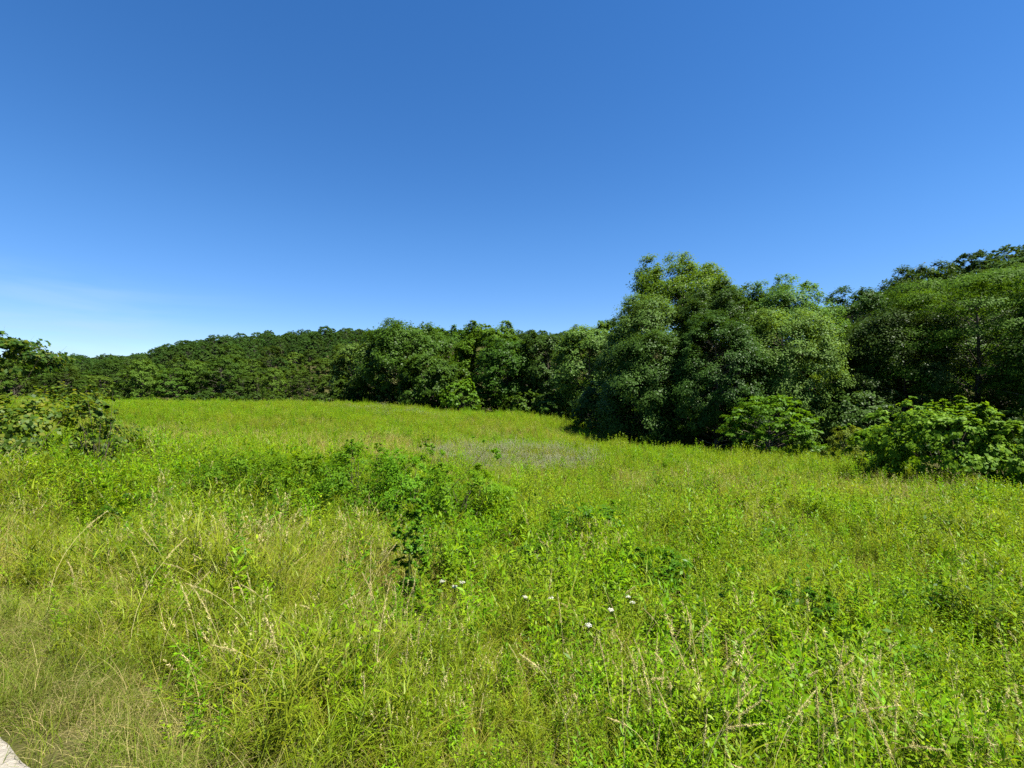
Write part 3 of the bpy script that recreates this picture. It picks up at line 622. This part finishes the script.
FLOWERS = [(583, 3.9, 631), (606, 4.6, 614), (624, 5.2, 602), (628, 5.0, 609), (520, 4.6, 604), (546, 4.7, 603), (437, 4.8, 607), (449, 4.6, 614), (457, 4.9, 609)]
FLOWER_GAPS = tuple(((p - CX) * (y - 0.28) / F, y - 0.28, 0.09, 0.22) for p, y, t_ in FLOWERS)
BUCKET = {k: [] for k in CL}
def px_of(X, Y): return CX + F * X / np.maximum(Y, 0.3)
def tree_edge(px):                                            # depth at which the woodland floor begins
    return np.interp(px, [-400, 300, 350, 440, 512, 600, 690, 800, 880, 960, 1030, 1400], [78, 78, 80, 70, 70, 50, 37.5, 32, 27, 19.5, 18, 16])
def scatter(Y0, Y1, dens, size):
    a0 = 1.35
    area = a0 * 2 * (Y1 ** 2 - Y0 ** 2) / 2 + 2 * (Y1 - Y0); n = int(area * dens)
    Y = np.sqrt(rng.uniform(Y0 ** 2, Y1 ** 2, n)); X = rng.uniform(-1, 1, n) * (a0 * Y + 1.0)
    s = road_s(X, Y); px = px_of(X, Y)
    ok = (s > rng.uniform(-0.02, 0.08, n)) & (Y < tree_edge(px) + rng.normal(0, 0.5, n)); X, Y, s, px = X[ok], Y[ok], s[ok], px[ok]; n = len(X)
    gap = fbm(X, Y, 0.8, 90); ok = rng.random(n) < np.maximum(0.30 + 0.70 * sstep(0.34, 0.52, gap), sstep(1.6, 0.8, s)); X, Y, s, px = X[ok], Y[ok], s[ok], px[ok]; n = len(X)
    # plants thinned out so the gaps fall into shade and the flowers show
    hol = np.zeros(n)
    for hx, hy, rx, ry in FLOWER_GAPS + ((1.86, 5.9, 0.50, 0.42), (0.62, 7.6, 0.7, 0.4), (-1.02, 4.72, 0.14, 0.28), (-10.6, 11.6, 2.0, 0.5), (3.4, 5.1, 0.35, 0.22), (-1.6, 9.3, 1.2, 0.3), (-3.9, 9.7, 0.8, 0.3), (1.1, 3.3, 0.2, 0.14), (-1.6, 3.0, 0.18, 0.12)):
        hol = np.maximum(hol, np.exp(-(((X - hx) / rx) ** 2 + ((Y - hy) / ry) ** 2) ** 1.5))
    ok = rng.random(n) > 0.93 * hol; X, Y, s, px = X[ok], Y[ok], s[ok], px[ok]; n = len(X)
    A, B, Cn = fbm(X, Y, 5.0, 1), fbm(X, Y, 9.0, 20), fbm(X, Y, 2.2, 40)
    left = sstep(620, 330, px); frontY = sstep(9.5, 5.5, Y)
    w = {}
    bare = np.exp(-((X + 2.0) / 0.32) ** 2 - ((Y - 2.5) / 0.20) ** 2)
    w['thatch'] = 14 * bare + 2.6 * sstep(1.2, 0.3, s) * (0.3 + 0.7 * sstep(0.3, 0.6, Cn))
    w['turf'] = 4.0 * sstep(1.25, 0.45, s) * (0.35 + 0.65 * sstep(700, 250, px))
    vis = sstep(0.2, 1.0, s)
    w['grass'] = vis * (0.15 + 0.9 * left * frontY + 0.7 * sstep(2.4, 1.0, s) + 0.8 * sstep(0.5, 0.7, A))
    w['long'] = vis * (0.25 + 1.5 * left * frontY + 0.4 * sstep(0.55, 0.4, A))
    w['forb'] = vis * (0.75 * (1 - 0.75 * left * frontY) * (0.4 + 1.4 * sstep(0.35, 0.65, B)))
    w['fine'] = vis * (0.7 * (1 - 0.5 * left * frontY) * (0.4 + 1.4 * sstep(0.6, 0.4, B)))
    pale_n = sstep(0.54, 0.66, fbm(X, Y, 6.0, 60)); strk = np.exp(-((px - 330) / 110) ** 4 - ((Y - 6.3) / 1.3) ** 2)
    shrubz = np.exp(-((px - 350) / 150) ** 2 - ((Y - 10) / 3.0) ** 2)
    w['broad'] = vis * sstep(4.2, 5.5, Y) * (0.10 + 1.2 * shrubz + 0.5 * sstep(0.62, 0.75, Cn) * (Y < 20))
    band = np.exp(-((px - 250) / 190) ** 4 - ((Y - 25 + 0.0 * X) / 5.0) ** 2)
    w['pale'] = vis * (0.04 + 5.0 * np.exp(-((px - 260) / 180) ** 4 - ((Y - 24) / 6.0) ** 2) * sstep(0.32, 0.55, Cn) + 0.75 * pale_n * (0.4 + 0.6 * (Y > 8)) + 2.0 * strk + 0.25 * left * frontY + 0.9 * sstep(2.0, 0.8, s) * sstep(420, 120, px))
    w['dry'] = vis * (0.015 + 0.5 * band * sstep(0.35, 0.65, Cn) + 0.16 * sstep(0.58, 0.72, fbm(X, Y, 6.0, 60)) + 0.12 * left * frontY + 0.25 * strk + 0.10 * sstep(4.5, 3.0, Y))
    pm = sstep(1.5, 0.5, ((px - 508) / 88) ** 2 + ((Y - 22.5) / 4.4) ** 2) + 0.35 * np.exp(-((px - 395) / 45) ** 4 - ((Y - 60) / 5) ** 2)
    w['purple'] = 1.25 * pm
    for k in w:
        if k not in ('purple', 'turf', 'thatch'): w[k] = w[k] * (1 - 0.5 * np.clip(pm, 0, 1))
    keys = list(w); Wm = np.stack([w[k] for k in keys], 1); Wm /= Wm.sum(1, keepdims=True)
    pick = (rng.random((n, 1)) > np.cumsum(Wm, 1)).sum(1).clip(0, len(keys) - 1)
    Z = zg(X, Y)
    hs = size * (0.25 + 1.4 * fbm(X, Y, 1.3, 80)) * (0.6 + 0.4 * sstep(0.2, 1.2, s))
    for i, k in enumerate(keys):
        q = pick == i; m = int(q.sum())
        if not m: continue
        sc = (hs[q] if k not in ('turf', 'thatch') else np.full(m, size)) * rng.uniform(0.65, 1.3, m)
        rot = np.column_stack([rng.normal(0, 0.10, m), rng.normal(0, 0.10, m), rng.uniform(0, 6.28, m)])
        BUCKET[k].append((np.column_stack([X[q], Y[q], Z[q]]), rot, np.column_stack([sc, sc, sc * rng.uniform(0.85, 1.15, m)])))
scatter(1.3, 4, 180, 0.60)
scatter(4, 8, 70, 0.9)
scatter(8, 16, 42, 1.0)
scatter(16, 32, 24, 0.9)
scatter(32, 82, 12, 0.95)

NM = {'pale': ('pale_grass', 'pale yellow fading grass in patches of the meadow'), 'thatch': ('dead_thatch', 'dead dry thatch lying on the verge beside the road'), 'grass': ('grass', 'long yellow green meadow grass'), 'turf': ('verge_grass', 'short mixed green and dry grass on the road verge'),
      'long': ('long_leaved_weeds', 'long leaved yellow green weeds in the front of the meadow'), 'forb': ('weeds', 'bright green leafy weeds filling the meadow'), 'fine': ('small_leaved_weeds', 'small leaved bright weeds mixed through the meadow'),
      'broad': ('broad_leaved_weeds', 'darker broad leaved weeds round the meadow bushes'), 'dry': ('dry_grass', 'tan dry flowering grass scattered in the meadow'),
      'purple': ('flowering_grass', 'grey purple patch of flowering grass in the middle of the field')}
for k, lst in BUCKET.items():
    if not lst: continue
    pos = np.concatenate([a for a, b, c in lst]); rot = np.concatenate([b for a, b, c in lst]); scl = np.concatenate([c for a, b, c in lst])
    me = bpy.data.meshes.new(NM[k][0]); me.vertices.add(len(pos)); me.vertices.foreach_set('co', pos.astype(np.float32).ravel())
    for nme, dat in (('rot', rot), ('scl', scl)):
        at = me.attributes.new(nme, 'FLOAT_VECTOR', 'POINT'); at.data.foreach_set('vector', dat.astype(np.float32).ravel())
    at = me.attributes.new('idx', 'INT', 'POINT'); at.data.foreach_set('value', rng.integers(0, len(CL[k].objects), len(pos)).astype(np.int32))
    o = add(NM[k][0], me); tag(o, NM[k][1], 'grass' if 'grass' in NM[k][0] else 'weeds', kind='stuff')
    md = o.modifiers.new('scatter', 'NODES'); md.node_group = gn_instancer(CL[k])
    print(k, len(pos))

# ------------------------------------------------------------------ single plants that stand out near the road
def stalk(seed, H, lean):
    r = np.random.default_rng(seed); a, b = MB(), MB()
    t = np.linspace(0, 1, 8); pts = np.column_stack([lean * H * t ** 2.2, 0.03 * H * np.sin(t * 3), H * (t - 0.3 * abs(lean) * t ** 3) - 0.05 * (t == 0)])
    tube(a, pts, 0.0022 * (1.1 - 0.75 * t), 4)
    k = 150; tt = r.uniform(0, 1, k) ** 0.9; hl = r.uniform(0.16, 0.24); i0 = 1 - hl / H
    p = np.column_stack([np.interp(i0 + (1 - i0) * tt, t, pts[:, j]) for j in range(3)]); td = norm(pts[-1] - pts[-2])
    dd = td + norm(r.normal(0, 1, (k, 3))) * 0.5; ll = r.uniform(0.014, 0.03, k) * (1.25 - 0.75 * tt)
    leaves(b, p + norm(dd) * ll[:, None] * 0.45, norm(r.normal(0, 1, (k, 3))), dd, ll, np.full(k, 0.0026), 0.1)
    root = empty('grass_stalk', (0, 0, 0)); add('stem', a.mesh('stem', M['straw'], True), root); add('seed_head', b.mesh('seed head', M['straw']), root)
    tag(root, 'tan dry grass stalk with feathery seed head standing above the green grass', 'grass stalk', 'dry grass stalks near the road')
    return root
protos = [stalk(600 + i, 0.85 + 0.05 * (i % 3), (0.06, 0.25, 0.38, 0.15, 0.5)[i]) for i in range(5)]
r = np.random.default_rng(9); used = [False] * 5
for i in range(150):
    px = r.choice([r.uniform(20, 1010), r.uniform(520, 720), r.uniform(640, 920), r.uniform(640, 920), r.uniform(150, 420)]); Y = r.uniform(2.2, 4.6)
    x = (px - CX) * Y / F
    if road_s(x, Y) < 0.7: continue
    k = i % 5; o = copy_thing(protos[k]) if used[k] else protos[k]; used[k] = True
    s = r.uniform(0.6, 1.0); o.location = (x, Y, zg1(x, Y)); o.rotation_euler = (0, 0, r.uniform(0, 6.28)); o.scale = (s, s, s)

def flower(px, Y, top, label):
    r = np.random.default_rng(int(px)); x = (px - CX) * Y / F; z = zg1(x, Y); H = max(CAMZ - (top - CY) * Y / F - z, 0.45)
    a, b = MB(), MB(); t = np.linspace(0, 1, 5); tip = np.array([0.05, 0.02, H])
    tube(a, np.column_stack([0.05 * t ** 2, 0.02 * t, H * t]), 0.003 * (1.2 - 0.6 * t), 4)
    k = 26; rr = 0.024 * np.sqrt(r.uniform(0, 1, k)); az = r.uniform(0, 6.28, k)
    head = tip + np.column_stack([rr * np.cos(az), rr * np.sin(az), 0.012 - 4 * rr ** 2 + r.normal(0, 0.002, k)])
    for h in head[:12]: tube(a, [tip - [0, 0, 0.05], (tip + h) / 2 - [0, 0, 0.012], h], [0.0013, 0.001, 0.0008], 3)
    hh = np.repeat(head, 5, 0) + r.normal(0, 0.004, (k * 5, 3)); d = r.normal(0, 1, (k * 5, 3)); d[:, 2] *= 0.2
    leaves(b, hh, norm(np.array([0, 0, 1]) + r.normal(0, 0.25, (k * 5, 3))), d, np.full(k * 5, 0.010), np.full(k * 5, 0.007), 0.1)
    o = empty('wildflower', (x, Y, z)); tag(o, label, 'flower', 'white wildflowers in the grass'); add('stem', a.mesh('stem', M['stem'], True), o); add('flower_head', b.mesh('flower head', M['white']), o)
for px, Y, top, lb in [(583, 3.9, 631, 'largest white flat topped wildflower, lowest in the centre of the meadow'),
    (606, 4.6, 614, 'white flat topped wildflower just above the largest one'), (624, 5.2, 602, 'white wildflower at the upper right of the white flowers'),
    (628, 5.0, 609, 'white wildflower just below the upper right one'), (520, 4.6, 604, 'white wildflower beside a pale bent grass head'),
    (546, 4.7, 603, 'white wildflower right of the pale bent grass head'), (437, 4.8, 607, 'white wildflower leftmost of the left trio'),
    (449, 4.6, 614, 'lowest white wildflower of the left trio'), (457, 4.9, 609, 'white wildflower at the right of the left trio')]:
    flower(px, Y, top, lb)

def tall_weed(seed, H):
    me = pr_forb(seed, 1, (H, H), (0.09, 0.14), 0.2, 'broad', 60, 0.0, 0.5)
    o = empty('tall_weed', (0, 0, 0)); 
    mb1, mb2 = [i for i in range(len(me.polygons)) if me.polygons[i].material_index == 1], None
    # split stem and leaves into two parts
    V = np.empty(len(me.vertices) * 3, np.float32); me.vertices.foreach_get('co', V); V = V.reshape(-1, 3)
    n1 = 9                                                    # the stem tube is 3 rings of 3
    q = np.array([p.vertices[:] for p in me.polygons]); idx = np.array([p.material_index for p in me.polygons])
    add('stem', np_mesh('stem', V[:n1], q[idx == 1], M['stem'], True), o); add('leaves', np_mesh('leaves', V[n1:], q[idx == 0] - n1, M['broad']), o)
    return o
for i, (px, Y, H, lb) in enumerate([(145, 4.3, 0.95, 'tall dark leafy weed, leftmost in the front grass'), (163, 4.6, 0.9, 'tall leafy weed just right of the leftmost one'),
    (262, 4.0, 1.0, 'tall dark weed with narrow leaves in front of the bramble bush'), (236, 4.4, 0.9, 'tall leafy weed left of the dark narrow leaved one'),
    (330, 5.0, 0.9, 'leafy upright weed in the pale grass below the meadow bushes'), (700, 4.2, 0.9, 'leafy upright weed right of the white wildflowers'),
    (905, 5.5, 0.9, 'leafy dark weed in the right part of the meadow')]):
    o = tall_weed(700 + i, H); x = (px - CX) * Y / F; o.location = (x, Y, zg1(x, Y)); tag(o, lb, 'weed', 'tall weeds in the front grass')
